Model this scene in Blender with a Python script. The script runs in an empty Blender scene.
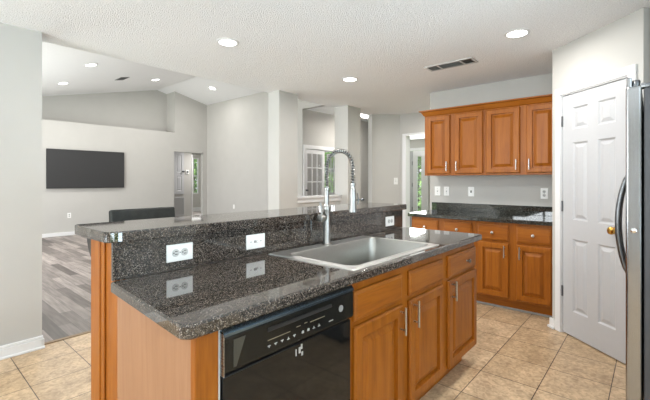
import bpy, bmesh, math, random
from mathutils import Vector, Matrix
random.seed(4)
C = bpy.context.scene.collection
S = bpy.context.scene

# ------------------------------------------------------------------ camera
cam = bpy.data.cameras.new('camera'); co = bpy.data.objects.new('camera', cam); C.objects.link(co)
co.location = (0, 0, 1.295); co.rotation_euler = (math.pi/2, 0, math.radians(41.04-90))
cam.sensor_width = 36; cam.lens = 378/650*36; cam.shift_y = -19.5/650
cam.clip_start = .02
S.camera = co

# ------------------------------------------------------------------ world, light, exposure
S.view_settings.view_transform = 'Standard'; S.view_settings.look = 'None'
S.view_settings.gamma = 1; S.view_settings.use_curve_mapping = False
S.view_settings.exposure = 0.42
W = bpy.data.worlds.new('sky'); S.world = W; W.use_nodes = True
bgn = W.node_tree.nodes['Background']; bgn.inputs['Color'].default_value = (.86, .93, 1, 1); bgn.inputs['Strength'].default_value = 1.3

def area(name, loc, direction, sx, sy, power, col=(1, 1, 1), shape='RECTANGLE', spread=math.pi):
    l = bpy.data.lights.new(name, 'AREA'); l.shape = shape; l.size = sx; l.size_y = sy; l.energy = power; l.color = col; l.spread = spread
    o = bpy.data.objects.new(name, l); C.objects.link(o); o.location = loc
    o.rotation_euler = Vector(direction).to_track_quat('-Z', 'Y').to_euler(); return o
# daylight through the windows of the house
area('kitchen_window_daylight', (-.3, -2.9, 1.4), (0, 1, .05), 4.0, 1.8, 8, (.94, .97, 1))
for nm, yc, wd, pw in (('dining_window_daylight', -1.35, 1.2, 8), ('dining_window_daylight', 2.3, 1.7, 88)):
    area(nm, (-2.9, yc, 1.4), (1, 0, .05), wd, 1.8, pw, (.92, .97, 1))
# added fill lamps out of view, aimed up to brighten the ceiling
area('kitchen_ceiling_fill', (.55, -2.85, .75), (0, 1, 1.5), 2.5, 1.0, 122, (.69, .86, 1), spread=math.radians(120))
for nm, yc, wd, pw in (('dining_ceiling_fill', -1.35, 1.2, 48), ('dining_ceiling_fill', 2.3, 1.7, 22)):
    area(nm, (-2.85, yc, .75), (1, .15, 1.35), wd, 1.0, pw, (.69, .86, 1), spread=math.radians(120))
area('living_window_daylight', (-.5, 7.5, 1.5), (1, 0, .3), 4.3, 2.2, 170, (.96, .98, 1))
area('study_window_daylight', (9.5, 8.0, 1.5), (-1, 0, .2), 1.2, 1.3, 22, (.95, .98, 1))
area('hall_window_daylight', (8.4, 14.35, 1.5), (-.3, -1, 0), 1.0, 1.4, 30, (1, .99, .97))
area('entry_daylight', (9.45, 4.9, 1.3), (-1, -.1, .2), 0.5, 1.6, 34, (.97, 1, .97))
sl_ = bpy.data.lights.new('sun', 'SUN'); sl_.energy = 4; sl_.angle = .01; sl_.color = (1, .96, .9)
so_ = bpy.data.objects.new('sun', sl_); C.objects.link(so_); so_.location = (-6, -4, 12); so_.rotation_euler = Vector((.35, .12, -1)).to_track_quat('-Z', 'Y').to_euler()

# ------------------------------------------------------------------ materials
def nt(name):
    m = bpy.data.materials.new(name); m.use_nodes = True
    t = m.node_tree; b = t.nodes['Principled BSDF']; return m, t, b
def N(t, typ, **kw):
    n = t.nodes.new(typ)
    for k, v in kw.items():
        if k in n.inputs.keys() if hasattr(n.inputs, 'keys') else False: n.inputs[k].default_value = v
        else: setattr(n, k, v)
    return n
def L(t, a, b): t.links.new(a, b)
def ramp(t, stops, interp='LINEAR'):
    r = t.nodes.new('ShaderNodeValToRGB'); r.color_ramp.interpolation = interp
    e = r.color_ramp.elements
    e[0].position = stops[0][0]; e[0].color = (*stops[0][1], 1); e[1].position = stops[1][0]; e[1].color = (*stops[1][1], 1)
    for p, c in stops[2:]:
        x = e.new(p); x.color = (*c, 1)
    return r
def plain(name, col, rough=.5, metal=0, spec=.5, emit=0, coat=0, noise=.03, scale=30):
    m, t, b = nt(name)
    tc = N(t, 'ShaderNodeTexCoord'); nz = N(t, 'ShaderNodeTexNoise'); nz.inputs['Scale'].default_value = scale
    L(t, tc.outputs['Object'], nz.inputs['Vector'])
    r = ramp(t, [(.3, tuple(max(0, c*(1-noise)) for c in col)), (.7, tuple(min(1, c*(1+noise)) for c in col))])
    L(t, nz.outputs['Fac'], r.inputs['Fac']); L(t, r.outputs['Color'], b.inputs['Base Color'])
    b.inputs['Roughness'].default_value = rough; b.inputs['Metallic'].default_value = metal
    b.inputs['Specular IOR Level'].default_value = spec; b.inputs['Coat Weight'].default_value = coat
    if emit:
        b.inputs['Emission Color'].default_value = (*col, 1); b.inputs['Emission Strength'].default_value = emit
    return m
def bumpy(m, scale, strength, dist=.004, detail=3):
    t = m.node_tree; b = t.nodes['Principled BSDF']
    tc = N(t, 'ShaderNodeTexCoord'); nz = N(t, 'ShaderNodeTexNoise'); nz.inputs['Scale'].default_value = scale; nz.inputs['Detail'].default_value = detail
    L(t, tc.outputs['Object'], nz.inputs['Vector'])
    bp = N(t, 'ShaderNodeBump'); bp.inputs['Strength'].default_value = strength; bp.inputs['Distance'].default_value = dist
    L(t, nz.outputs['Fac'], bp.inputs['Height']); L(t, bp.outputs['Normal'], b.inputs['Normal']); return m
def wood(name, dark, mid, light, axis='Z', rough=.42, coat=.05):
    m, t, b = nt(name)
    tc = N(t, 'ShaderNodeTexCoord'); oi = N(t, 'ShaderNodeObjectInfo')
    mp = N(t, 'ShaderNodeMapping')
    mp.inputs['Scale'].default_value = {'Z': (14, 14, 1.1), 'X': (1.1, 14, 14), 'Y': (14, 1.1, 14)}[axis]
    va = N(t, 'ShaderNodeVectorMath'); va.operation = 'ADD'
    cb = N(t, 'ShaderNodeCombineXYZ'); mu = N(t, 'ShaderNodeMath'); mu.operation = 'MULTIPLY'; mu.inputs[1].default_value = 37
    L(t, oi.outputs['Random'], mu.inputs[0]); L(t, mu.outputs[0], cb.inputs[0]); L(t, mu.outputs[0], cb.inputs[2])
    L(t, tc.outputs['Object'], va.inputs[0]); L(t, cb.outputs[0], va.inputs[1]); L(t, va.outputs[0], mp.inputs['Vector'])
    n1 = N(t, 'ShaderNodeTexNoise'); n1.inputs['Scale'].default_value = 1.6; n1.inputs['Detail'].default_value = 5; n1.inputs['Distortion'].default_value = .6
    n2 = N(t, 'ShaderNodeTexNoise'); n2.inputs['Scale'].default_value = 9; n2.inputs['Detail'].default_value = 3
    L(t, mp.outputs[0], n1.inputs['Vector']); L(t, mp.outputs[0], n2.inputs['Vector'])
    ad = N(t, 'ShaderNodeMix'); ad.data_type = 'FLOAT'; ad.inputs[0].default_value = .35
    L(t, n1.outputs['Fac'], ad.inputs[2]); L(t, n2.outputs['Fac'], ad.inputs[3])
    r = ramp(t, [(.28, dark), (.72, light), (.5, mid)])
    L(t, ad.outputs[0], r.inputs['Fac']); L(t, r.outputs['Color'], b.inputs['Base Color'])
    b.inputs['Roughness'].default_value = rough; b.inputs['Coat Weight'].default_value = coat; b.inputs['Coat Roughness'].default_value = .25; b.inputs['Specular IOR Level'].default_value = .3
    return m
def granite(name, stops, scale=300, rough=.035):
    m, t, b = nt(name)
    tc = N(t, 'ShaderNodeTexCoord')
    v = N(t, 'ShaderNodeTexVoronoi'); v.inputs['Scale'].default_value = scale; L(t, tc.outputs['Object'], v.inputs['Vector'])
    sx = N(t, 'ShaderNodeSeparateColor'); L(t, v.outputs['Color'], sx.inputs[0])
    r = ramp(t, stops, 'CONSTANT'); L(t, sx.outputs[0], r.inputs['Fac']); L(t, r.outputs['Color'], b.inputs['Base Color'])
    b.inputs['Roughness'].default_value = rough; b.inputs['IOR'].default_value = 1.7
    return m
def steel(name, col=(.55, .55, .54), rough=.28, axis=(1, 1, 120), aniso=.4):
    m, t, b = nt(name)
    tc = N(t, 'ShaderNodeTexCoord'); mp = N(t, 'ShaderNodeMapping'); mp.inputs['Scale'].default_value = axis
    nz = N(t, 'ShaderNodeTexNoise'); nz.inputs['Scale'].default_value = 4
    L(t, tc.outputs['Object'], mp.inputs['Vector']); L(t, mp.outputs[0], nz.inputs['Vector'])
    r = ramp(t, [(.3, (rough*.8,)*3), (.7, (rough*1.25,)*3)]); L(t, nz.outputs['Fac'], r.inputs['Fac']); L(t, r.outputs['Color'], b.inputs['Roughness'])
    b.inputs['Base Color'].default_value = (*col, 1); b.inputs['Metallic'].default_value = 1; b.inputs['Anisotropic'].default_value = aniso
    return m
def tile_mat():
    m, t, b = nt('beige_tile')
    tc = N(t, 'ShaderNodeTexCoord'); mp = N(t, 'ShaderNodeMapping'); mp.inputs['Location'].default_value = (-.575+.344*20, -.547+.344*20, 0)
    L(t, tc.outputs['Object'], mp.inputs['Vector'])
    br = N(t, 'ShaderNodeTexBrick'); br.offset = 0; br.squash = 1
    for k, v in (('Scale', 1), ('Mortar Size', .0028), ('Mortar Smooth', .15), ('Brick Width', .344), ('Row Height', .344), ('Bias', 0)): br.inputs[k].default_value = v
    br.inputs['Color1'].default_value = (.61, .46, .305, 1); br.inputs['Color2'].default_value = (.50, .36, .22, 1); br.inputs['Mortar'].default_value = (.075, .05, .034, 1)
    L(t, mp.outputs[0], br.inputs['Vector'])
    n = N(t, 'ShaderNodeTexNoise'); n.inputs['Scale'].default_value = 7; n.inputs['Detail'].default_value = 8; n.inputs['Roughness'].default_value = .65
    L(t, tc.outputs['Object'], n.inputs['Vector'])
    r = ramp(t, [(.32, (.72, .69, .66)), (.68, (1.18, 1.17, 1.15))]); L(t, n.outputs['Fac'], r.inputs['Fac'])
    mx = N(t, 'ShaderNodeMix'); mx.data_type = 'RGBA'; mx.blend_type = 'MULTIPLY'; mx.inputs[0].default_value = 1
    n3 = N(t, 'ShaderNodeTexNoise'); n3.inputs['Scale'].default_value = 38; n3.inputs['Detail'].default_value = 5; n3.inputs['Distortion'].default_value = .8; L(t, tc.outputs['Object'], n3.inputs['Vector'])
    r3 = ramp(t, [(.34, (.74, .70, .66)), (.62, (1.06, 1.06, 1.05))]); L(t, n3.outputs['Fac'], r3.inputs['Fac'])
    mx3 = N(t, 'ShaderNodeMix'); mx3.data_type = 'RGBA'; mx3.blend_type = 'MULTIPLY'; mx3.inputs[0].default_value = 1
    L(t, br.outputs['Color'], mx.inputs[6]); L(t, r.outputs['Color'], mx.inputs[7]); L(t, mx.outputs[2], mx3.inputs[6]); L(t, r3.outputs['Color'], mx3.inputs[7]); L(t, mx3.outputs[2], b.inputs['Base Color'])
    b.inputs['Roughness'].default_value = .38
    bp = N(t, 'ShaderNodeBump'); bp.inputs['Strength'].default_value = .35; bp.inputs['Distance'].default_value = .003; bp.invert = True
    L(t, br.outputs['Fac'], bp.inputs['Height']); L(t, bp.outputs['Normal'], b.inputs['Normal']); return m
def plank_mat():
    m, t, b = nt('grey_plank')
    tc = N(t, 'ShaderNodeTexCoord'); mp = N(t, 'ShaderNodeMapping'); mp.inputs['Rotation'].default_value = (0, 0, math.pi/2)
    mp.inputs['Location'].default_value = (30, 30, 0)
    L(t, tc.outputs['Object'], mp.inputs['Vector'])
    br = N(t, 'ShaderNodeTexBrick'); br.offset = .37; br.squash = 1
    for k, v in (('Scale', 1), ('Mortar Size', .0015), ('Mortar Smooth', .1), ('Brick Width', 1.0), ('Row Height', .105), ('Bias', 0)): br.inputs[k].default_value = v
    br.inputs['Color1'].default_value = (.36, .31, .28, 1); br.inputs['Color2'].default_value = (.08, .065, .058, 1); br.inputs['Mortar'].default_value = (.07, .055, .05, 1)
    L(t, mp.outputs[0], br.inputs['Vector'])
    m2 = N(t, 'ShaderNodeMapping'); m2.inputs['Scale'].default_value = (16, 1.2, 1); L(t, tc.outputs['Object'], m2.inputs['Vector'])
    n = N(t, 'ShaderNodeTexNoise'); n.inputs['Scale'].default_value = 2.2; n.inputs['Detail'].default_value = 6; L(t, m2.outputs[0], n.inputs['Vector'])
    r = ramp(t, [(.3, (.62, .62, .62)), (.7, (1.25, 1.25, 1.25))]); L(t, n.outputs['Fac'], r.inputs['Fac'])
    mx = N(t, 'ShaderNodeMix'); mx.data_type = 'RGBA'; mx.blend_type = 'MULTIPLY'; mx.inputs[0].default_value = 1
    L(t, br.outputs['Color'], mx.inputs[6]); L(t, r.outputs['Color'], mx.inputs[7]); L(t, mx.outputs[2], b.inputs['Base Color'])
    b.inputs['Roughness'].default_value = .4; return m
def glass_mat():
    m, t, b = nt('clear_glass'); out = t.nodes['Material Output']
    tr = N(t, 'ShaderNodeBsdfTransparent'); gl = N(t, 'ShaderNodeBsdfGlossy'); gl.inputs['Roughness'].default_value = .03
    mx = N(t, 'ShaderNodeMixShader'); mx.inputs[0].default_value = .10; L(t, tr.outputs[0], mx.inputs[1]); L(t, gl.outputs[0], mx.inputs[2])
    L(t, mx.outputs[0], out.inputs['Surface']); return m

M = {}
M['wall'] = bumpy(plain('wall_paint', (.47, .458, .432), .75, noise=.015, scale=4), 220, .08, .002)
M['ceil'] = bumpy(plain('popcorn_ceiling', (.90, .90, .905), .95, noise=.09, scale=110), 115, .8, .02, 3)  # colour speckle also imitates the shade between popcorn grains
M['ceil2'] = plain('smooth_ceiling', (.84, .84, .84), .9, noise=.01)
M['white'] = plain('white_trim', (.70, .70, .70), .4, noise=.01)
M['doorwhite'] = plain('white_door', (.46, .463, .475), .42, noise=.01)
M['plate'] = plain('white_plastic', (.80, .80, .78), .35, noise=.01)
M['socket'] = plain('socket_plastic', (.50, .50, .48), .4, noise=.01)
M['tile'] = tile_mat(); M['plank'] = plank_mat()
M['strip'] = wood('tan_threshold', (.16, .10, .05), (.24, .16, .09), (.3, .2, .12), 'X')
D_, MI_, LI_ = (.20, .054, .0028), (.285, .084, .0045), (.36, .118, .009)
M['oak'] = wood('honey_maple_upright', D_, MI_, LI_, 'Z')
M['oakh'] = wood('honey_maple_level', D_, MI_, LI_, 'Y')
M['oakx'] = wood('honey_maple_lengthwise', D_, MI_, LI_, 'X')
M['veneer'] = wood('pale_maple_veneer', (.275, .137, .069), (.32, .164, .085), (.36, .188, .10), 'Z', .45, .05)
M['granite'] = granite('speckled_granite', [(0, (.010, .009, .008)), (.40, (.036, .030, .026)), (.62, (.082, .064, .051)), (.82, (.145, .120, .100)), (.94, (.26, .225, .195))], 360)
M['granite2'] = granite('dark_granite', [(0, (.010, .012, .010)), (.45, (.03, .032, .028)), (.75, (.07, .07, .062)), (.94, (.17, .17, .15))])
M['steel'] = steel('brushed_steel', (.34, .335, .32), .3, (1, 1, 120), 0); M['steelv'] = steel('brushed_steel_door', (.38, .38, .385), .2, (120, 120, 1), 0)
M['sink'] = steel('sink_steel', (.39, .385, .36), .36, (20, 6, 20), 0)
M['lip_reflection'] = plain('blue_reflection_steel', (.16, .22, .29), .25, 1, noise=.02)  # blue reflection on the dishwasher lip put into the base colour
M['rim'] = steel('rim_steel', (.52, .52, .505), .42, (60, 1, 60), 0)
M['nickel'] = steel('satin_nickel', (.46, .445, .42), .28, (40, 40, 1), 0)
M['chrome'] = plain('chrome', (.72, .72, .72), .1, 1, noise=.01)
M['darkhandle'] = steel('dark_steel', (.16, .165, .17), .3, (60, 60, 1))
M['brass'] = plain('brass', (.62, .36, .085), .18, 1, noise=.05)
M['black'] = plain('black_gloss', (.006, .006, .006), .06, spec=.38, noise=.1)
M['blackm'] = plain('black_matte', (.014, .014, .014), .4, noise=.1)
M['panel'] = plain('panel_black', (.010, .0095, .008), .14, spec=.3, noise=.1)
M['bronze'] = plain('olive_plastic', (.045, .043, .034), .3)
M['screen'] = plain('tv_screen', (.033, .033, .034), .45, noise=.01)
M['fridgeside'] = plain('dark_grey_side', (.045, .046, .05), .45)
M['leather'] = bumpy(plain('dark_leather', (.020, .022, .020), .5, spec=.25, noise=.25), 140, .2, .002)
M['mark'] = plain('print_and_reflection_white', (.36, .36, .34), .5)
M['markdim'] = plain('tan_print', (.20, .17, .11), .5)
M['glass'] = glass_mat()
M['lens'] = plain('lamp_lens', (1, .98, .95), .5, emit=9)
M['grille'] = plain('grey_grille', (.46, .46, .46), .5); M['slot'] = plain('dark_slot', (.03, .03, .03), .6)
M['ventgrey'] = plain('vent_grey', (.26, .26, .25), .5); M['ventframe'] = plain('vent_frame', (.52, .52, .51), .5)
M['leaf'] = plain('green_leaf', (.20, .40, .08), .6, noise=.6, scale=9); M['bark'] = plain('bark', (.10, .07, .045), .9)
M['lawn'] = plain('lawn', (.12, .25, .05), .9, noise=.4, scale=12)
M['blind'] = plain('slat_blind', (.30, .36, .46), .5)

# ------------------------------------------------------------------ mesh helpers
X_, Y_, Z_ = Vector((1, 0, 0)), Vector((0, 1, 0)), Vector((0, 0, 1))
class MB:
    def __init__(s): s.bm = bmesh.new()
    def obox(s, o, u, v, n, a0, a1, b0, b1, c0, c1, bev=0, seg=2):
        o = Vector(o); t = bmesh.new(); vs = []
        for c in (c0, c1):
            for b in (b0, b1):
                for a in (a0, a1): vs.append(t.verts.new(o+u*a+v*b+n*c))
        for f in ((0, 2, 3, 1), (4, 5, 7, 6), (0, 1, 5, 4), (2, 6, 7, 3), (0, 4, 6, 2), (1, 3, 7, 5)): t.faces.new([vs[i] for i in f])
        bmesh.ops.recalc_face_normals(t, faces=t.faces)
        if bev: bmesh.ops.bevel(t, geom=list(t.edges), offset=bev, segments=seg, profile=.5, affect='EDGES')
        s._add(t); return s
    def box(s, x0, x1, y0, y1, z0, z1, bev=0, seg=2): return s.obox((0, 0, 0), X_, Y_, Z_, x0, x1, y0, y1, z0, z1, bev, seg)
    def _add(s, t):
        me = bpy.data.meshes.new('tmp'); t.to_mesh(me); t.free(); s.bm.from_mesh(me); bpy.data.meshes.remove(me)
    def prism(s, pts, z0, z1, bev=0, seg=2):
        t = bmesh.new(); lo = [t.verts.new((p[0], p[1], z0)) for p in pts]; hi = [t.verts.new((p[0], p[1], z1)) for p in pts]
        k = len(pts); t.faces.new(lo[::-1]); t.faces.new(hi)
        for i in range(k): t.faces.new((lo[i], lo[(i+1) % k], hi[(i+1) % k], hi[i]))
        bmesh.ops.recalc_face_normals(t, faces=t.faces)
        if bev: bmesh.ops.bevel(t, geom=[e for e in t.edges if abs(e.verts[0].co.z-e.verts[1].co.z) < 1e-6], offset=bev, segments=seg, profile=.5, affect='EDGES')
        s._add(t); return s
    def poly(s, pts3, thick):   # slab: polygon in any plane extruded by vector
        t = bmesh.new(); th = Vector(thick); lo = [t.verts.new(Vector(p)) for p in pts3]; hi = [t.verts.new(Vector(p)+th) for p in pts3]
        k = len(lo); t.faces.new(lo[::-1]); t.faces.new(hi)
        for i in range(k): t.faces.new((lo[i], lo[(i+1) % k], hi[(i+1) % k], hi[i]))
        bmesh.ops.recalc_face_normals(t, faces=t.faces); s._add(t); return s
    def tube(s, pts, r, seg=12, cap=True):
        pts = [Vector(p) for p in pts]; k = len(pts); rr = r if isinstance(r, (list, tuple)) else [r]*k
        t = bmesh.new(); rings = []; d0 = (pts[1]-pts[0]).normalized()
        up = Vector((0, 0, 1)) if abs(d0.z) < .9 else Vector((1, 0, 0)); nrm = d0.cross(up).normalized()
        for i, p in enumerate(pts):
            d = (pts[min(i+1, k-1)]-pts[max(i-1, 0)]).normalized()
            nrm = (nrm-d*nrm.dot(d)).normalized(); b = d.cross(nrm)
            rings.append([t.verts.new(p+(nrm*math.cos(2*math.pi*j/seg)+b*math.sin(2*math.pi*j/seg))*rr[i]) for j in range(seg)])
        for i in range(k-1):
            for j in range(seg): t.faces.new((rings[i][j], rings[i][(j+1) % seg], rings[i+1][(j+1) % seg], rings[i+1][j]))
        if cap: t.faces.new(rings[0][::-1]); t.faces.new(rings[-1])
        bmesh.ops.recalc_face_normals(t, faces=t.faces); s._add(t); return s
    def lathe(s, o, axis, prof, seg=20):   # prof: (distance along axis, radius)
        o = Vector(o); a = Vector(axis).normalized(); return s.tube([o+a*h for h, r in prof], [max(r, 1e-4) for h, r in prof], seg)
    def loops(s, o, u, v, n, w, h, lp, hole=False):   # concentric rectangles: (inset, height)
        o = Vector(o); t = bmesh.new(); rings = []
        for ins, d in lp:
            rings.append([t.verts.new(o+u*a+v*b+n*d) for a, b in ((ins, ins), (w-ins, ins), (w-ins, h-ins), (ins, h-ins))])
        for i in range(len(rings)-1):
            for j in range(4): t.faces.new((rings[i][j], rings[i][(j+1) % 4], rings[i+1][(j+1) % 4], rings[i+1][j]))
        if not hole: t.faces.new(rings[0][::-1])
        t.faces.new(rings[-1]); bmesh.ops.recalc_face_normals(t, faces=t.faces); s._add(t); return s
    def build(s, name, mat, parent=None, smooth=False):
        bm = s.bm; bmesh.ops.remove_doubles(bm, verts=bm.verts, dist=1e-5)
        me = bpy.data.meshes.new(name); o = bpy.data.objects.new(name, me); C.objects.link(o)
        p = parent; off = Vector((0, 0, 0))
        while p: off += p.location; p = p.parent
        if parent: o.parent = parent
        else:
            xs = [v.co.x for v in bm.verts]; ys = [v.co.y for v in bm.verts]; zs = [v.co.z for v in bm.verts]
            off = Vector(((min(xs)+max(xs))/2, (min(ys)+max(ys))/2, min(zs))) if name not in KEEP else Vector((0, 0, 0)); o.location = off
        bmesh.ops.translate(bm, verts=bm.verts, vec=-off)
        for f in bm.faces: f.smooth = smooth
        bm.to_mesh(me); bm.free(); me.materials.append(M[mat])
        if smooth: me.set_sharp_from_angle(angle=math.radians(38))
        return o
KEEP = ('floor', 'floor_living')
def tag(o, label, cat, group=None, kind=None):
    if label: o['label'] = label
    if cat: o['category'] = cat
    if group: o['group'] = group
    if kind: o['kind'] = kind
    return o
def thing(name, label, cat, loc, group=None):
    o = bpy.data.objects.new(name, None); o.empty_display_size = .05; C.objects.link(o); o.location = loc
    return tag(o, label, cat, group)
def struct(o): o['kind'] = 'structure'; return o
def sbox(name, mat, *b): return struct(MB().box(*b).build(name, mat))

# ================================================================== ROOM SHELL
H = 2.44
struct(MB().box(-3.1, 9.72, -3.1, 3.62, -.12, 0).build('floor', 'tile'))
struct(MB().box(-.75, 9.72, 3.66, 15.1, -.12, 0).build('floor_living', 'plank'))
struct(MB().box(.72, 9.6, 3.62, 3.66, -.1, .006).build('trim_1', 'strip'))
# flat kitchen ceiling, nook ceiling
struct(MB().prism([(-3.1, -3.1), (5.95, -3.1), (5.95, 3.5), (5.7, 3.8), (-3.1, 3.8)], H, H+.12).build('ceiling', 'ceil'))
struct(MB().prism([(5.95, -1), (9.72, -1), (9.72, 6.2), (5.95, 3.95)], H, H+.1).build('ceiling_nook', 'ceil2'))
# vaulted living room ceiling : ridge runs along Y at X = 5.1
RX, RZ, SL = 5.1, 3.93, .235
vl = lambda x: RZ-SL*abs(x-RX)
struct(MB().poly([(-.75, 3.8, vl(-.75)), (RX, 3.8, RZ), (RX, 11.1, RZ), (-.75, 11.1, vl(-.75))], (0, 0, .12))
       .poly([(RX, 3.8, RZ), (6.55, 3.8, vl(6.55)), (6.55, 11.1, vl(6.55)), (RX, 11.1, RZ)], (0, 0, .12)).build('ceiling_vault', 'ceil2'))
struct(MB().poly([(-.75, 3.68, H+.12), (6.42, 3.68, H+.12), (6.42, 3.68, vl(6.42)+.1), (RX, 3.68, RZ+.1), (-.75, 3.68, vl(-.75)+.1)], (0, .12, 0)).build('wall_header', 'wall'))
# kitchen walls
sbox('wall_left', 'wall', -3.1, .768, 3.57, 3.78, 0, H)
struct(MB().box(-3.0, .773, 3.553, 3.57, 0, .075, .003).box(-3.0, .768, 3.558, 3.57, .075, .098, .004).box(-3.0, .783, 3.545, 3.57, 0, .018, .004)
       .box(.763, .780, 3.553, 3.78, 0, .075, .003).box(.763, .773, 3.558, 3.78, .075, .098, .003).build('baseboard_left', 'white'))
sbox('wall_right', 'wall', 4.63, 4.75, .40, 2.21, 0, H)
# pantry: corner walls round a diagonal door
PA, PB = Vector((3.83, .676, 0)), Vector((3.271, .053, 0))
pu = (PB-PA).normalized(); pn = Vector((-pu.y, pu.x, 0))
if pn.x > 0: pn = -pn
plen = (PB-PA).length; dl0, dl1 = .105, .735    # door opening along the wall
wl = MB()
wl.obox(PA, pu, Z_, -pn, 0, dl0, 0, H, 0, .1); wl.obox(PA, pu, Z_, -pn, dl1, plen, 0, H, 0, .1); wl.obox(PA, pu, Z_, -pn, dl0, dl1, 2.022, H, 0, .1)
struct(wl.build('wall_pantry', 'wall'))
sbox('wall_pantry_return', 'wall', 3.83, 4.63, .57, .676, 0, H)
sbox('wall_alcove', 'wall', 3.271, 3.37, -.9, .02, 0, H)
sbox('wall_fridge', 'wall', 2.2, 3.271, -.9, -.78, 0, H)
# outer shell behind the camera with window openings
struct(MB().box(-3.1, 2.2, -3.1, -3.0, 0, .35).box(-3.1, 2.2, -3.1, -3.0, 2.3, H).box(-3.1, -2.4, -3.1, -3.0, .35, 2.3).box(1.8, 2.2, -3.1, -3.0, .35, 2.3).build('wall_rear', 'wall'))
sbox('wall_rear_side', 'wall', 2.2, 2.3, -3.1, -.9, 0, H)
struct(MB().box(-3.1, -3.0, -3.0, 3.57, 0, .35).box(-3.1, -3.0, -3.0, 3.57, 2.3, H).box(-3.1, -3.0, 3.2, 3.57, .35, 2.3).box(-3.1, -3.0, -3.0, -1.95, .35, 2.3).box(-3.1, -3.0, -.75, 1.4, .35, 2.3).build('wall_side', 'wall'))  # middle pier shaped to keep window glare off the fridge
# pillars between kitchen and living / foyer
sbox('wall_pillar', 'wall', 3.235, 3.56, 3.585, 3.80, 0, H)
sbox('wall_pillar_far', 'wall', 4.57, 4.90, 3.515, 3.78, 0, H)
sbox('wall_half', 'wall', 3.56, 4.57, 3.66, 3.78, 0, 1.04)
struct(MB().box(3.56, 4.57, 3.625, 3.81, 1.045, 1.075, .006).box(3.56, 4.57, 3.645, 3.66, .985, 1.045, .004).build('trim_sill', 'white'))
# diagonal wall by the nook, cased nook opening
DA, DB = Vector((5.44, 3.66, 0)), Vector((5.83, 3.34, 0)); du = (DB-DA).normalized(); dn = Vector((du.y, -du.x, 0))
if dn.x > 0: dn = -dn
struct(MB().prism([(5.44, 3.66), (5.83, 3.34), (5.95, 3.34), (5.95, 3.75), (5.6, 3.85)], 0, H).build('wall_diagonal', 'wall'))
struct(MB().box(5.83, 5.95, 2.3, 3.34, 2.10, H).box(5.83, 5.95, 3.285, 3.34, 0, 2.10).box(5.83, 5.95, -.5, 2.3, 0, H).build('wall_nook', 'wall'))
struct(MB().box(5.81, 5.96, 3.22, 3.285, 0, 2.10).box(5.81, 5.96, 2.3, 3.22, 2.06, 2.10).build('trim_nook', 'white'))
struct(MB().poly([(5.72, 3.80, 0), (9.6, 6.10, 0), (9.6, 6.10, 3.0), (5.72, 3.80, 3.0)], (-.06, .09, 0)).build('wall_partition', 'wall'))
# living room
sbox('wall_living', 'wall', 6.42, 6.54, 6.30, 10.43, 0, 3.72)
sbox('wall_fascia', 'wall', 6.42, 6.54, 3.8, 6.30, 3.0, 3.72)
struct(MB().box(-.75, 5.36, 10.43, 10.93, 0, 2.68).build('wall_television', 'wall'))
struct(MB().box(6.28, 6.54, 10.43, 10.55, 0, 2.13).box(5.36, 6.54, 10.43, 10.55, 2.13, 2.68).box(5.384, 6.54, 10.43, 10.93, 2.68, 3.95).build('wall_doorway', 'wall'))
sbox('wall_recess', 'wall', -.75, 5.384, 10.93, 11.05, 2.6, 4.05)
struct(MB().box(-.6, 5.36, 10.41, 10.43, 0, .085, .003).build('baseboard_television', 'white'))
struct(MB().box(6.40, 6.42, 6.4, 10.41, 0, .1, .003).build('baseboard_living', 'white'))
struct(MB().box(-.75, -.6, 3.8, 10.43, 0, .35).box(-.75, -.6, 3.8, 10.43, 2.35, 2.75).box(-.75, -.6, 3.8, 4.5, .35, 2.35).box(-.75, -.6, 9.7, 10.43, .35, 2.35).build('wall_living_window', 'wall'))
# hall behind the doorway
struct(MB().box(4.6, 6.92, 12.2, 12.3, 0, H).build('wall_hall', 'wall'))
sbox('ceiling_hall', 'ceil2', 4.5, 9.4, 10.55, 15.1, H, H+.1)
struct(MB().box(6.92, 8.28, 14.5, 14.6, 0, H).box(8.55, 9.3, 14.5, 14.6, 0, H).box(8.28, 8.55, 14.5, 14.6, 0, .73).box(8.28, 8.55, 14.5, 14.6, 2.24, H).build('wall_hall_far', 'wall'))
struct(MB().box(6.92, 9.2, 14.475, 14.5, 0, .17, .004).build('baseboard_hall', 'white'))
sbox('wall_hall_side', 'wall', 9.2, 9.3, 10.55, 14.5, 0, H)
sbox('wall_hall_end', 'wall', 4.5, 4.6, 10.93, 12.3, 0, H)
struct(MB().box(6.90, 6.94, 12.18, 12.32, 0, 2.2).build('trim_hall', 'white'))
# foyer and study
sbox('ceiling_foyer', 'ceil2', 6.54, 9.72, 3.8, 9.9, 3.0, 3.1)
struct(MB().box(7.95, 9.6, 6.30, 6.42, 0, 3.0).box(6.54, 7.95, 6.30, 6.42, 2.06, 3.0).build('wall_study', 'wall'))
struct(MB().box(6.44, 6.5, 6.27, 6.30, 0, 2.06).box(7.95, 8.03, 6.27, 6.30, 0, 2.06).box(6.44, 8.03, 6.27, 6.30, 2.06, 2.15).build('trim_study', 'white'))
sbox('wall_study_back', 'wall', 6.54, 9.72, 9.6, 9.72, 0, 3.0)
# exterior wall X = 9.6 : entry door + side light, study window
ew = MB()
for y0, y1, z0, z1 in ((3.3, 4.70, 0, 3), (4.70, 5.98, 2.14, 3), (5.98, 7.3, 0, 3), (7.3, 8.55, 0, .86), (7.3, 8.55, 2.3, 3), (8.55, 9.72, 0, 3)): ew.box(9.6, 9.72, y0, y1, z0, z1)
struct(ew.build('wall_exterior', 'wall'))
sbox('ground', 'lawn', -14, 30, -14, 30, -.3, -.14)

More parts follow.
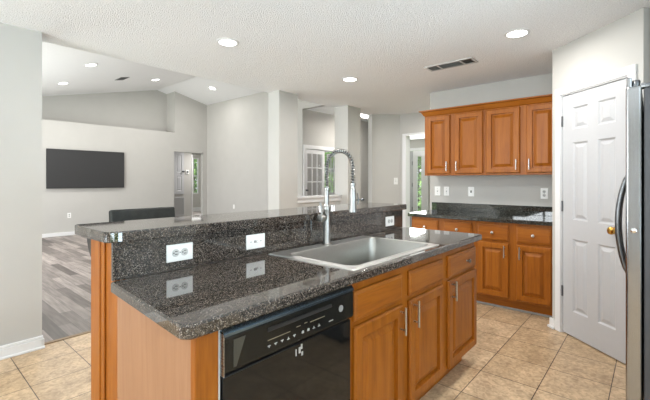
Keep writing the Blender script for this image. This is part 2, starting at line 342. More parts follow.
# ================================================================== doors and windows
def panel_leaf(mb, o, u, n, w, h, t, cols, rows):
    us = sorted({0, w} | {a for c in cols for a in c}); vs = sorted({0, h} | {b for r in rows for b in r})
    mb.obox(o, u, Z_, n, 0, w, 0, h, 0, t-.012)
    for i in range(len(us)-1):
        for j in range(len(vs)-1):
            a0, a1, b0, b1 = us[i], us[i+1], vs[j], vs[j+1]
            q = Vector(o)+u*a0+Z_*b0
            if (a0, a1) in cols and (b0, b1) in rows:
                mb.loops(q, u, Z_, n, a1-a0, b1-b0, [(0, t), (.004, t), (.016, t-.010), (.024, t-.010), (.050, t-.001), (.054, t-.001)], True)
            else: mb.obox(q, u, Z_, n, 0, a1-a0, 0, b1-b0, t-.0125, t)
    # closing edges
    return mb
# pantry door
dw = dl1-dl0-.012
do = PA+pu*(dl0+.006)+Z_*.012-pn*.045
d = MB(); cw = .105; cg = (dw-2*.105-.085)/2
cols = [(.105, round(.105+cg, 4)), (round(.105+cg+.085, 4), round(.105+2*cg+.085, 4))]
panel_leaf(d, do, pu, pn, dw, 1.995, .036, cols, [(.20, .805), (.955, 1.60), (1.70, 1.89)])
door = d.build('door_1', 'doorwhite'); struct(door)
k = MB(); kp = do+pu*(dw-.09)+Z_*.925+pn*.036
k.lathe(kp, pn, [(0, .033), (.006, .033), (.010, .028), (.012, .012), (.032, .011), (.036, .019), (.044, .026), (.055, .029), (.064, .026), (.069, .017), (.070, 0)], 24)
kb = k.build('door_knob', 'brass', door, True); kb['label'] = 'round brass knob'
for z in (.30, 1.02, 1.74):
    hb = MB(); hb.obox(do, pu, Z_, pn, -.006, .006, z, z+.09, .030, .046, .002); hb.build('hinge', 'darkhandle', door)['label'] = 'dark metal hinge'
ca = MB()
for a0, a1, z0, z1 in ((dl0-.058, dl0, 0, 2.022), (dl1, dl1+.058, 0, 2.022), (dl0-.058, dl1+.058, 2.022, 2.082)):
    ca.obox(PA, pu, Z_, pn, a0, a1, z0, z1, 0, .014, .004)
ca.obox(PA, pu, Z_, pn, dl0-.009, dl0+.002, 0, 2.012, -.1, .001); ca.obox(PA, pu, Z_, pn, dl1-.002, dl1+.009, 0, 2.012, -.1, .001); ca.obox(PA, pu, Z_, pn, dl0, dl1, 2.012, 2.023, -.1, .001)
struct(ca.build('trim_pantry', 'white'))
bb = MB(); bb.obox(PA, pu, Z_, pn, -.018, dl0-.058, 0, .085, 0, .016, .003); bb.obox(PA, pu, Z_, pn, dl1+.058, plen, 0, .085, 0, .016, .003); bb.obox(PA, pu, Z_, pn, -.03, dl0-.058, 0, .02, .0, .028, .004)
struct(bb.build('baseboard_pantry', 'white'))

# French door to the study (left leaf shut, right leaf open)
def french(name, o, u, n, w, h):
    f = MB(); st = .085; bt = .22; tp = .10
    f.obox(o, u, Z_, n, 0, st, 0, h, 0, .04); f.obox(o, u, Z_, n, w-st, w, 0, h, 0, .04); f.obox(o, u, Z_, n, st, w-st, 0, bt, 0, .04); f.obox(o, u, Z_, n, st, w-st, h-tp, h, 0, .04)
    gw, gh = w-2*st, h-bt-tp
    for i in (1, 2): f.obox(o, u, Z_, n, st+gw*i/3-.011, st+gw*i/3+.011, bt, h-tp, .008, .032)
    for j in (1, 2, 3, 4): f.obox(o, u, Z_, n, st, w-st, bt+gh*j/5-.011, bt+gh*j/5+.011, .008, .032)
    d = f.build(name, 'white'); struct(d)
    g = MB(); g.obox(o, u, Z_, n, st, w-st, bt, h-tp, .017, .021); g.build('glass_pane', 'glass', d)
    return d
d2 = french('door_2', (6.505, 6.34, .01), X_, -Y_, .715, 2.04)
MB().lathe((6.545, 6.30, 1.06), -Y_, [(0, .025), (.01, .025), (.012, .011), (.035, .011), (.04, .022), (.055, .026), (.065, .018), (.068, 0)], 16).build('door_knob', 'darkhandle', d2, True)['label'] = 'dark knob'
dv = Vector((.45, .893, 0)).normalized()
french('door_3', (7.94, 6.44, .01), dv, Vector((-dv.y, dv.x, 0)), .715, 2.04)
# entry door leaf and side light
e = MB(); panel_leaf(e, (9.64, 5.97, .02), -Y_, -X_, .86, 2.10, .04, [(.12, .38), (.48, .74)], [(.25, .95), (1.1, 1.9)])
ed = e.build('door_4', 'doorwhite'); struct(ed)
for z in (.45, 1.12, 1.72):
    MB().box(9.585, 9.60, 5.098, 5.118, z, z+.11, .002).build('hinge', 'darkhandle', ed)['label'] = 'dark metal hinge'
s_ = MB()
for y0, y1, z0, z1 in ((4.70, 4.835, .02, 2.12), (4.97, 5.095, .02, 2.12), (4.835, 4.97, .02, .42), (4.835, 4.97, 1.96, 2.12)): s_.box(9.595, 9.65, y0, y1, z0, z1, .003)
w1 = s_.build('window_1', 'white'); struct(w1)
MB().box(9.62, 9.625, 4.835, 4.97, .42, 1.96).build('glass_pane', 'glass', w1)
struct(MB().box(9.57, 9.60, 4.62, 4.70, 0, 2.2).box(9.57, 9.60, 4.62, 6.0, 2.125, 2.2).build('trim_entry', 'white'))
# study window and hall window
def window(name, axis, c, a0, a1, z0, z1, rows):
    f = MB(); t = .05
    P = (lambda p, q, r, s2: f.box(c, c+.05, p, q, r, s2)) if axis == 'X' else (lambda p, q, r, s2: f.box(p, q, c, c+.05, r, s2))
    P(a0, a0+t, z0, z1); P(a1-t, a1, z0, z1); P(a0+t, a1-t, z0, z0+t); P(a0+t, a1-t, z1-t, z1); P(a0+t, a1-t, (z0+z1)/2-.02, (z0+z1)/2+.02)
    w = f.build(name, 'white'); struct(w); g = MB()
    if axis == 'X': g.box(c+.02, c+.024, a0+t, a1-t, z0+t, z1-t)
    else: g.box(a0+t, a1-t, c+.02, c+.024, z0+t, z1-t)
    g.build('glass_pane', 'glass', w); return w
window('window_2', 'X', 9.63, 7.3, 8.55, .86, 2.3, 2)
window('window_3', 'Y', 14.53, 8.28, 8.55, .73, 2.24, 2)
bl = MB()
for i in range(16): bl.obox((9.575, 0, .93+i*.042), Y_, X_, Z_, 7.38, 8.47, -.018, .018, -.0015, .0015)
bl.box(9.56, 9.59, 7.36, 8.49, 1.60, 1.63)
tag(bl.build('window_blind', 'blind'), 'bluish slatted blind across the lower half of the study window', 'blind')

# ================================================================== hall details
c = MB(); panel_leaf(c, (5.95, 12.19, .83), X_, -Y_, .66, 1.45, .03, [(.09, .28), (.38, .57)], [(.12, .62), (.74, 1.34)])
cd = c.build('closet_door', 'doorwhite'); tag(cd, 'white panelled closet door raised above the grey return grille in the hall', 'closet door')
MB().lathe((6.56, 12.16, 1.60), -Y_, [(0, .03), (.01, .03), (.012, .014), (.05, .014), (.055, .03), (.075, .032), (.085, 0)], 14).build('knob', 'darkhandle', cd, True)['label'] = 'dark knob'
g = thing('return_grille', 'grey slatted air return grille low on the hall wall under the closet door', 'air vent', (6.28, 12.19, .1))
f = MB(); f.box(5.95, 6.62, 12.175, 12.2, .10, .14).box(5.95, 6.62, 12.175, 12.2, .70, .74).box(5.95, 5.98, 12.175, 12.2, .14, .70).box(6.59, 6.62, 12.175, 12.2, .14, .70); f.build('frame', 'grille', g)
sl = MB()
for i in range(16): sl.box(5.985+i*.038, 6.003+i*.038, 12.18, 12.198, .14, .70)
sl.build('slats', 'grille', g)
t = thing('thermostat', 'small white thermostat with a round dark dial on the hall wall', 'thermostat', (6.74, 12.2, 1.5))
MB().box(6.68, 6.80, 12.17, 12.2, 1.51, 1.66, .012).build('case', 'plate', t); MB().lathe((6.74, 12.17, 1.59), -Y_, [(0, .035), (.012, .032), (.013, 0)], 18).build('dial', 'slot', t)
tag(MB().box(6.24, 6.285, 10.40, 10.43, 2.10, 2.16, .005).build('door_sensor', 'ventgrey'), 'tiny grey contact sensor at top right corner of the living room doorway', 'sensor')

# ================================================================== ceiling fixtures
def downlight(x, y, z, label, power, tilt=None, r=.075):
    t = thing('recessed_light', label, 'ceiling light', (x, y, z), None)
    n = Vector((0, 0, -1)) if tilt is None else Vector(tilt).normalized()
    p = Vector((x, y, z))
    ring = MB(); ring.lathe(p, n, [(0, r+.016), (.004, r+.016), (.007, r+.004), (.008, r)], 28); ring.build('trim_ring', 'white', t, True)
    ln = MB(); ln.lathe(p+n*.008, n, [(0, r-.004), (.0025, r-.012), (.003, 0)], 28); ln.build('lens', 'lens', t)
    a = area('downlight_lamp', p+n*.02, n, .13, .13, power, (1, .975, .94), 'DISK'); 
    a.parent = t; a.location = n*.02
downlight(1.83, 2.657, H, 'round recessed ceiling light above the island bar, left of the other kitchen ones', 12)
downlight(3.401, 2.587, H, 'round recessed ceiling light nearest the pillars, beyond the sink faucet', 10)
downlight(3.192, .802, H, 'round recessed ceiling light close to the pantry wall, largest at right', 10)
downlight(1.62, .80, H, 'added recessed ceiling light, out of view above the cabinet doors in front of the sink', 15)  # added overhead out of view to brighten back wall and cabinets
nl = (SL/1.03*-1, 0, -1); nr = (SL/1.03, 0, -1)
def vault_pt(px, py):   # where a fixture hangs on the vault, given ground-plan spot
    return (px, py, vl(px))
def on_vault(px, py):
    c_, s2 = math.cos(math.radians(41.04)), math.sin(math.radians(41.04)); r = (px-325)/378; u = (180.5-py)/378
    dx, dy = c_+r*s2, s2-r*c_
    for sg in (1, -1):
        # z = 1.295+u t = RZ - sg*SL*(RX - dx t)
        tt = (RZ-sg*SL*RX-1.295)/(u-sg*SL*dx)
        if tt > 0 and (RX-dx*tt)*sg >= 0: return dx*tt, dy*tt, 1.295+u*tt
VL = [(2.13, 8.55), ]
for (px, py), lab in zip(((63, 83), (91, 64.5), (155.5, 79.5), (212.5, 88)),
        ('recessed light lowest on the vaulted ceiling, above the wall television', 'recessed light on the left vault slope nearest the kitchen ceiling edge',
         'recessed light on the left vault slope just beside the ridge', 'recessed light alone on the right vault slope by the plain wall')):
    q = on_vault(px, py); downlight(q[0], q[1], q[2]-.002, lab, 9 if q[0] > RX else 24, nl if q[0] > RX else (SL, 0, -1), .085)
# correct tilt: left slope faces +x/-z
q = on_vault(122, 78.5)
v = thing('ceiling_vent', 'small dark ceiling vent on the left slope of the vaulted ceiling', 'air vent', q)
n_ = Vector((SL, 0, -1)).normalized(); uu = Vector((1, 0, SL)).normalized()
f = MB(); f.obox(q, uu, Y_, n_, -.09, .09, -.17, .17, 0, .008); f.build('frame', 'ventgrey', v)
f = MB()
for i in range(5): f.obox(q, uu, Y_, n_, -.075+i*.032, -.055+i*.032, -.155, .155, .008, .011)
f.build('slats', 'slot', v)
# kitchen register
v = thing('ceiling_vent', 'long grey louvred ceiling vent above the upper cabinets', 'air vent', (3.62, 1.51, H))
f = MB(); x0, x1, y0, y1 = 3.535, 3.715, 1.275, 1.755
f.box(x0, x1, y0, y0+.02, H-.008, H).box(x0, x1, y1-.02, y1, H-.008, H).box(x0, x0+.02, y0+.02, y1-.02, H-.008, H).box(x1-.02, x1, y0+.02, y1-.02, H-.008, H)
for yy in (y0+.115, y1-.135): f.box(x0+.02, x1-.02, yy, yy+.014, H-.008, H)
f.build('frame', 'ventframe', v)
MB().box(x0+.02, x1-.02, y0+.02, y1-.02, H-.003, H-.0005).build('backing', 'slot', v)
f = MB()
for (a, b) in ((y0+.13, y1-.14), (y1-.118, y1-.024)):
    for i in range(7): f.obox((x0+.028+i*.02, 0, H-.006), Y_, Vector((.8, 0, .6)), Vector((-.6, 0, .8)), a, b, -.007, .007, 0, .0012)
for i in range(5): f.obox((0, y0+.032+i*.018, H-.006), X_, Vector((0, .8, .6)), Vector((0, -.6, .8)), x0+.024, x1-.024, -.007, .007, 0, .0012)
f.build('slats', 'ventgrey', v)
fl = thing('flush_ceiling_light', 'bright round flush ceiling light in the hallway right of the far pillar', 'ceiling light', (7.94, 5.52, 3.0))
MB().lathe((7.94, 5.52, 3.0), (0, 0, -1), [(0, .17), (.02, .17), (.025, .15)], 24).build('base', 'white', fl, True)
MB().lathe((7.94, 5.52, 2.975), (0, 0, -1), [(0, .15), (.04, .14), (.07, .10), (.085, .04), (.088, 0)], 24).build('shade', 'lens', fl, True)
area('foyer_lamp', (7.7, 5.35, 2.85), (0, 0, -1), .3, .3, 26, (1, .97, .92), 'DISK').parent = None
area('hall_fill', (7.2, 11.4, 2.38), (0, 0, -1), .3, .3, 26, (1, .97, .94), 'DISK')  # added lamp without a fixture, brightens the hall
area('study_fill', (8.2, 7.6, 2.9), (0, 0, -1), 0.3, .3, 16, (1, .98, .96), 'DISK')  # added lamp without a fixture, lifts the dark study behind the panes
area('nook_fill', (5.25, 2.35, 2.40), (0, 0, -1), .15, .15, 13, (1, .975, .94), 'DISK')  # added lamp hidden behind the right wall, brightens the diagonal wall

# ================================================================== cabinetry
def front_door(parent, o, u, n, w, h, mat='oak'):
    t = .02; m = MB()
    m.loops(o, u, Z_, n, w, h, [(0, 0), (0, t-.008), (.004, t-.003), (.008, t), (.052, t), (.053, t-.003), (.055, t-.017), (.067, t-.017), (.092, t-.003), (.097, t-.001)])
    return m.build('door', mat, parent)
def front_drawer(parent, o, u, n, w, h, mat='oakh'):
    t = .02; m = MB()
    m.loops(o, u, Z_, n, w, h, [(0, 0), (0, t-.009), (.004, t-.006), (.010, t-.0045), (.014, t-.001), (.018, t)])
    return m.build('drawer', mat, parent)
def pull(parent, p, n, ln, vertical=Z_):
    m = MB(); p = Vector(p); a = p+n*.03
    m.tube([a-vertical*ln/2, a+vertical*ln/2], .0062, 12)
    for k in (-1, 1): m.tube([p+vertical*k*ln*.32, a+vertical*k*ln*.32], .0045, 10)
    o = m.build('handle', 'nickel', parent, True); o['label'] = 'brushed nickel bar handle'; return o
def knob(parent, p, n):
    m = MB(); m.lathe(p, n, [(0, .007), (.003, .006), (.012, .0055), (.016, .010), (.020, .0145), (.025, .0145), (.028, .010), (.029, 0)], 18)
    o = m.build('knob', 'nickel', parent, True); o['label'] = 'round satin nickel knob'; return o

# --- upper cabinets on the right wall
def upper(y1, y0, label, doors, end):
    t = thing('upper_cabinet', label, 'cabinet', (4.45, (y0+y1)/2, 1.355), 'upper cabinets on the right wall')
    MB().box(4.31, 4.628, y0, y1, 1.355, 2.10).build('body', 'oak', t)
    for a, b, hs in doors:
        dd = front_door(t, (4.309, a, 1.375), -Y_, -X_, a-b, .69)
        hy = b+.03 if hs == 'R' else a-.03
        pull(dd, (4.289, hy, 1.462), -X_, .11)
    cr = MB(); pr_ = [(0, 2.075), (.012, 2.085), (.02, 2.10), (.035, 2.125), (.055, 2.132), (.055, 2.145), (0, 2.145)]
    pts = []
    t2 = bmesh.new()
    rows = []
    for off, z in pr_:
        x = 4.31-off; ye = y1+(off if end else 0)
        row = [Vector((x, y0, z)), Vector((x, ye, z))]
        if end: row.append(Vector((4.628, ye, z)))
        rows.append([t2.verts.new(p) for p in row])
    for i in range(len(rows)-1):
        for j in range(len(rows[0])-1): t2.faces.new((rows[i][j], rows[i][j+1], rows[i+1][j+1], rows[i+1][j]))
    back = [t2.verts.new(Vector((4.36, y0, 2.145))), t2.verts.new(Vector((4.36, y1-(.05 if end else 0), 2.145)))]
    t2.faces.new((rows[-1][0], rows[-1][1], back[1], back[0])) 
    bmesh.ops.recalc_face_normals(t2, faces=t2.faces); cr._add(t2)
    cr.box(4.309, 4.628, y0, y1, 2.10, 2.146)
    cr.build('crown_moulding', 'oakh', t)
upper(2.125, 1.412, 'left honey maple upper cabinet with two doors, its end beside the opening to the nook', [(2.09, 1.803, 'R'), (1.746, 1.429, 'L')], True)
upper(1.410, .69, 'right honey maple upper cabinet with two doors, ending at the pantry wall', [(1.391, 1.053, 'R'), (.99, .70, 'L')], False)

# --- base cabinets below
def base(y1, y0, label, cols, end):
    t = thing('base_cabinet', label, 'cabinet', (4.33, (y0+y1)/2, 0), 'base cabinets along the right wall')
    MB().box(4.02, 4.628, y0, y1, .112, .876).build('body', 'oak', t)
    MB().box(4.10, 4.628, y0, y1, 0, .112).build('toe_kick', 'oakh', t)
    for a, b, hs in cols:
        dr = front_drawer(t, (4.019, a, .69), -Y_, -X_, a-b, .16); knob(dr, (4.0, (a+b)/2, .77), -X_)
        dd = front_door(t, (4.019, a, .128), -Y_, -X_, a-b, .54); pull(dd, (3.999, b+.035 if hs == 'R' else a-.035, .59), -X_, .12)
base(2.147, 1.412, 'left honey maple base cabinet at the open end of the right counter', [(2.12, 1.82, 'R'), (1.75, 1.445, 'L')], True)
base(1.410, .69, 'right honey maple base cabinet with two drawers over two doors by the pantry door', [(1.384, 1.083, 'R'), (1.014, .715, 'L')], False)
tag(MB().box(4.082, 4.0985, .69, 2.147, 0, .018, .004).build('shoe_moulding', 'ventgrey'), 'thin pale shoe strip along the foot of the right base cabinets', 'moulding')
wt = thing('worktop', 'dark granite counter on the right wall base cabinets below the upper cabinets', 'countertop', (4.3, 1.42, .877))
MB().box(3.97, 4.628, .682, 2.175, .877, .915, .005).build('slab', 'granite2', wt)
MB().box(4.607, 4.628, .682, 2.175, .915, 1.015, .002).build('backsplash', 'granite2', wt)

# --- island
IF = .972    # face frame plane
def isl_thing(name, label, cat, x0, x1): return thing(name, label, cat, ((x0+x1)/2, 1.2, 0))
# end panel with front stile
ep = thing('end_panel', 'pale maple veneer panel closing the left end of the island under the granite', 'cabinet panel', (.57, 1.25, 0))
MB().box(.556, .572, .985, 1.512, 0, .8715).build('veneer_sheet', 'veneer', ep)
MB().box(.553, .628, .958, .984, 0, .8715, .003).build('front_stile', 'oak', ep)['label'] = 'deeper orange front stile'
kw = thing('knee_wall', 'half-height wall with honey wood end post under the raised bar', 'half wall', (1.63, 1.66, 0))
MB().box(.60, 2.72, 1.552, 1.785, 0, 1.060).build('wall_core', 'wall', kw)
po = MB(); po.box(.566, .60, 1.514, 1.785, 0, .8715).box(.566, .60, 1.552, 1.785, .8715, 1.060).box(.553, .566, 1.69, 1.785, 0, 1.060, .004).box(.558, .566, 1.655, 1.69, 0, 1.060, .003)
po.build('end_post', 'oak', kw)
po = MB(); po.box(.5555, .5705, 1.7855, 1.797, 0, 1.06, .003); po.build('corner_bead', 'oak', kw)
cb_ = MB(); cb_.poly([(.563, 1.803, 1.059), (.563, 1.873, 1.059), (.563, 1.868, 1.03), (.563, 1.850, .995), (.563, 1.825, .970), (.563, 1.803, .965)], (.03, 0, 0)); cb_.build('bracket', 'blackm', kw)['label'] = 'black metal bracket under the bar'
gb = thing('granite_backsplash', 'speckled brown granite upstand between the island counter and raised bar', 'backsplash', (1.6, 1.54, .916))
MB().box(.548, 1.636, 1.535, 1.551, .9155, 1.060, .0015).build('slab', 'granite', gb); MB().box(1.6375, 2.72, 1.535, 1.551, .9155, 1.060, .0015).build('slab', 'granite', gb)
def rounded(x0, x1, y0, y1, rads, seg=6):
    pts = []
    for (cx, cy, sx, sy, a0), r in zip(((x0, y0, 1, 1, 180), (x1, y0, -1, 1, 270), (x1, y1, -1, -1, 0), (x0, y1, 1, -1, 90)), rads):
        if r == 0: pts.append((cx, cy)); continue
        for i in range(seg+1):
            a = math.radians(a0+90*i/seg); pts.append((cx+sx*r+r*math.cos(a), cy+sy*r+r*math.sin(a)))
    return pts
tag(MB().prism(rounded(.520, 2.745, 1.505, 1.90, (.05, .02, .04, .02)), 1.0615, 1.104, .005, 3).build('bar_counter', 'granite'), 'raised long speckled brown granite bar top along the back of the island', 'countertop')
# worktop with sink cutout
ct = MB(); sx0, sx1, sy0, sy1 = 1.295, 2.105, .972, 1.49
outer = [(x-(.045*(1.5345-y)/.6165 if x < 1 else 0), y) for x, y in rounded(.541, 2.755, .918, 1.5345, (.035, .012, 0, 0))]
t = bmesh.new()
def loopv(pts, z): return [t.verts.new((p[0], p[1], z)) for p in pts]
bv = .006
def inset(pts, d):
    cx, cy = 1.63, 1.22
    out = []
    for x, y in pts:
        nx = x+d if x < .6 else (x-d if x > 2.70 else x); ny = y+d if y < .96 else y
        out.append((nx, ny))
    return out
z0, z1 = .8725, .9145
lo = loopv(outer, z0+bv); lob = loopv(inset(outer, bv), z0); hi = loopv(outer, z1-bv); hib = loopv(inset(outer, bv), z1)
inn = [(sx0, sy0), (sx1, sy0), (sx1, sy1), (sx0, sy1)]; ih = loopv(inn, z1); il = loopv(inn, z0)
k = len(outer)
for A, B in ((lob, lo), (lo, hi), (hi, hib)):
    for i in range(k): t.faces.new((A[i], A[(i+1) % k], B[(i+1) % k], B[i]))
for i in range(4): t.faces.new((ih[i], ih[(i+1) % 4], il[(i+1) % 4], il[i]))
for (O, I) in ((hib, ih), (lob, il)):
    es = []
    for A in (O, I):
        for i in range(len(A)):
            e_ = t.edges.get((A[i], A[(i+1) % len(A)])); es.append(e_ if e_ else t.edges.new((A[i], A[(i+1) % len(A)])))
    bmesh.ops.triangle_fill(t, edges=es, use_beauty=True)
bmesh.ops.recalc_face_normals(t, faces=t.faces); ct._add(t)
tag(ct.build('worktop', 'granite'), 'speckled brown granite island counter holding the steel sink', 'countertop')

# dishwasher
dwm = thing('dishwasher', 'glossy black built-in dishwasher in the island left of the cabinet doors', 'dishwasher', (.95, 1.2, 0))
MB().box(.640, 1.258, .985, 1.50, .02, .868).build('tub', 'blackm', dwm)
MB().box(.640, 1.258, .952, .984, .11, .719, .006, 3).build('door', 'black', dwm)
cp = MB(); cp.poly([(.636, .984, .725), (.636, .950, .725), (.636, .942, .735), (.636, .942, .832), (.636, .950, .845), (.636, .984, .850)], (.624, 0, 0)); pnl = cp.build('control_panel', 'panel', dwm)
tr = MB(); tr.poly([(.634, .940, .838), (.634, .940, .846), (.634, .951, .859), (.634, .972, .864), (.634, .972, .858), (.634, .950, .850)], (.628, 0, 0)); tr.build('top_trim', 'lip_reflection', pnl)['label'] = 'curved metal lip along the top, blue reflection painted in'
tr = MB(); tr.box(.6335, .637, .941, .984, .722, .846, .001); tr.build('side_trim', 'steel', pnl)
hg = MB(); hg.box(.80, 1.12, .938, .9435, .805, .818, .002); hg.build('latch_recess', 'blackm', pnl)
ins = MB(); ins.poly([(.668, .9418, .740), (.678, .9418, .740), (.712, .9418, .822), (.668, .9418, .822)], (0, -.0012, 0)); ins.build('side_inlay', 'bronze', pnl)
random.seed(2)
for i in range(9):
    x = .80+i*.0285+(.014 if i > 4 else 0); mk = MB()
    a = random.choice((0, 1, 2))
    pts = {0: [(0, .008), (.012, .008), (.012, .005), (.008, .005), (.007, 0), (.005, 0), (.004, .005), (0, .005)], 1: [(0, 0), (.012, 0), (.012, .003), (.008, .003), (.007, .009), (.005, .009), (.004, .003), (0, .003)], 2: [(0, 0), (.011, 0), (.011, .008), (.004, .010), (0, .006)]}[a]
    mk.poly([(x+p, .9421, .752+q) for p, q in pts], (0, -.0009, 0)); mk.build('button_symbol', 'mark', pnl)['label'] = 'small pale button symbol'
MB().box(1.105, 1.130, .9412, .9421, .752, .755).build('button_symbol', 'mark', pnl)['label'] = 'short pale printed dash'
for x, z, w_ in ((.80, .776, .10), (.93, .782, .02), (.97, .784, .015), (1.0, .780, .08)):
    MB().box(x, x+w_, .9412, .9421, z, z+.0022).build('indicator_line', 'markdim', pnl)
MB().lathe((1.178, .942, .785), -Y_, [(0, .013), (.002, .013), (.0025, 0)], 20).build('badge', 'ventgrey', pnl)
for x, z, w_, h_ in ((.935, .676, .006, .024), (.951, .680, .010, .022), (.964, .668, .009, .014), (.962, .692, .008, .018)):  # pale slips painted in as reflections on the glossy door
    MB().box(x, x+w_, .9512, .9521, z, z+h_, .0003).build('reflection_spot', 'mark', dwm)['label'] = 'small painted reflection on the door'
MB().box(.645, 1.255, 1.02, 1.04, 0, .10).build('toe_kick', 'blackm', dwm)
tag(MB().box(.6285, .634, .960, .984, .02, .866).build('filler_strip', 'grille'), 'thin pale filler strip between the front stile and the dishwasher', 'filler strip')

def isl_cab(label, x0, x1, cols):
    t = thing('island_cabinet', label, 'cabinet', ((x0+x1)/2, 1.25, 0))
    return t
# sink base
sb = thing('island_cabinet', 'island sink cabinet with two doors and two false drawer fronts under the sink', 'cabinet', (1.75, 1.25, 0), 'island cabinets')
ff = MB()
for x0_, x1_ in ((1.264, 1.30), (1.68, 1.78), (2.17, 2.208)): ff.box(x0_, x1_, IF, IF+.015, .112, .8715)
for x0_, x1_ in ((1.30, 1.68), (1.78, 2.17)):
    for q0, q1 in ((.112, .145), (.66, .70), (.815, .8715)): ff.box(x0_, x1_, IF, IF+.015, q0, q1)
ff.build('face_frame', 'oak', sb)
for x0_, x1_ in ((1.264, 1.274), (2.198, 2.208)): MB().box(x0_, x1_, IF+.015, 1.51, .112, .70).build('side_panel', 'oak', sb)
MB().box(1.274, 2.198, IF+.015, 1.51, .112, .125).build('bottom_panel', 'oakx', sb)
MB().box(1.264, 2.208, 1.045, 1.06, 0, .112).build('toe_kick', 'oakx', sb)
for a, b, hs in ((1.290, 1.692, 'R'), (1.768, 2.178, 'L')):
    dr = front_drawer(sb, (a, IF-.001, .695), X_, -Y_, b-a, .128, 'oakx')
    dd = front_door(sb, (a, IF-.001, .128), X_, -Y_, b-a, .542); pull(dd, (b-.028 if hs == 'R' else a+.035, IF-.021, .60), -Y_, .135)
db = thing('island_cabinet', 'narrow end island cabinet with one knobbed drawer over one door', 'cabinet', (2.47, 1.25, 0), 'island cabinets')
MB().box(2.210, 2.745, IF, 1.53, .112, .8715).build('body', 'oak', db); MB().box(2.210, 2.70, 1.045, 1.06, 0, .112).build('toe_kick', 'oakx', db)
dr = front_drawer(db, (2.262, IF-.001, .69), X_, -Y_, .468, .136, 'oakx'); knob(dr, (2.545, IF-.021, .757), -Y_)
dd = front_door(db, (2.262, IF-.001, .128), X_, -Y_, .478, .542); pull(dd, (2.297, IF-.021, .61), -Y_, .12)

# ================================================================== sink and faucet
sk = thing('kitchen_sink', 'large stainless single bowl drop-in sink in the island counter', 'sink', (1.70, 1.23, .915))
rx0, rx1, ry0, ry1 = 1.275, 2.125, .950, 1.505; bx0, bx1, by0, by1 = 1.325, 2.075, .990, 1.405
def rr(x0, x1, y0, y1, r, z): return [Vector((p[0], p[1], z)) for p in rounded(x0, x1, y0, y1, (r,)*4, 6)]
t = bmesh.new(); zt = .9155
rows = [rr(rx0, rx1, ry0, ry1, .015, zt), rr(rx0+.004, rx1-.004, ry0+.004, ry1-.004, .015, zt+.004), rr(bx0-.012, bx1+.012, by0-.012, by1+.012, .05, zt+.003), rr(bx0-.004, bx1+.004, by0-.004, by1+.004, .045, zt+.0055), rr(bx0, bx1, by0, by1, .042, zt), rr(bx0+.004, bx1-.004, by0+.004, by1-.004, .04, .78), rr(bx0+.012, bx1-.012, by0+.012, by1-.012, .04, .725), rr(bx0+.04, bx1-.04, by0+.04, by1-.04, .03, .715)]
t.free()
def skin(rs, close):
    t = bmesh.new(); rv = [[t.verts.new(p) for p in r] for r in rs]; k = len(rv[0])
    for i in range(len(rv)-1):
        for j in range(k): t.faces.new((rv[i][j], rv[i][(j+1) % k], rv[i+1][(j+1) % k], rv[i+1][j]))
    if close: t.faces.new(rv[-1])
    for f in t.faces:
        f.normal_update()
    m = MB(); m._add(t); return m
skin(rows[3:], True).build('basin', 'sink', sk, True)
skin(rows[:4], False).build('rim', 'rim', sk)['label'] = 'bright brushed steel rim'
MB().lathe((1.70, 1.20, .716), Z_, [(0, .055), (.003, .055), (.004, .045), (.002, .03), (.002, 0)], 24).build('drain', 'chrome', sk, True)
fc = thing('kitchen_faucet', 'tall spring-neck pull-down faucet in brushed steel behind the sink', 'faucet', (1.69, 1.457, .92))
fx, fy = 1.69, 1.457
MB().lathe((fx, fy, .920), Z_, [(0, .030), (.004, .030), (.008, .0225), (.012, .0205), (.195, .0205), (.205, .023), (.222, .023), (.228, .019), (.232, .014)], 24).build('body', 'steel', fc, True)
R = .096; cz = 1.371
path = [Vector((fx, fy, z)) for z in (1.15, 1.2, 1.25, 1.30, 1.34)]
path += [Vector((fx, fy-R+R*math.cos(a), cz+R*math.sin(a))) for a in [math.pi*i/24 for i in range(25)]]
path += [Vector((fx, fy-2*R, z)) for z in (1.34, 1.30, 1.275)]
MB().tube(path, .006, 12).build('hose', 'blackm', fc, True)
# spring along the path
def resample(pts, step):
    out = [pts[0]]; acc = 0
    for a, b in zip(pts, pts[1:]):
        Lg = (b-a).length; pos = step-acc
        while pos <= Lg: out.append(a.lerp(b, pos/Lg)); pos += step
        acc = Lg-(pos-step)
    return out
cp_ = resample([p for p in path if not (p.y > fy-.001 and p.z < 1.24)], .0012)
hel = []
for i, p in enumerate(cp_):
    d = (cp_[min(i+1, len(cp_)-1)]-cp_[max(i-1, 0)]).normalized(); n1 = X_; n2 = d.cross(n1)
    a = 2*math.pi*i*.0012/.0155; hel.append(p+(n1*math.cos(a)+n2*math.sin(a))*.0115)
MB().tube(hel, .0031, 8).build('spring', 'steel', fc, True)
MB().lathe((fx, fy, 1.148), Z_, [(0, .014), (.09, .0135), (.093, .0165), (.105, .0165), (.107, .012)], 20).build('riser', 'steel', fc, True)
MB().lathe((fx, fy-2*R, 1.28), -Z_, [(0, .0165), (.012, .0165), (.014, .012), (.03, .012), (.034, .0165), (.075, .0185), (.125, .0185), (.150, .022), (.160, .022), (.162, .018), (.163, 0)], 22).build('spray_head', 'steel', fc, True)
lv = MB(); lv.tube([(fx+.012, fy-2*R-.010, 1.185), (fx+.03, fy-2*R-.022, 1.188), (fx+.055, fy-2*R-.022, 1.188)], .004, 8); lv.tube([(fx+.045, fy-2*R-.022, 1.188), (fx+.05, fy-2*R-.022, 1.188), (fx+.068, fy-2*R-.022, 1.188), (fx+.072, fy-2*R-.022, 1.188)], [.004, .0085, .0085, .004], 12)
lv.tube([(fx+.020, fy-2*R-.016, 1.225), (fx+.024, fy-2*R-.02, 1.19), (fx+.022, fy-2*R-.017, 1.16)], .0035, 8)
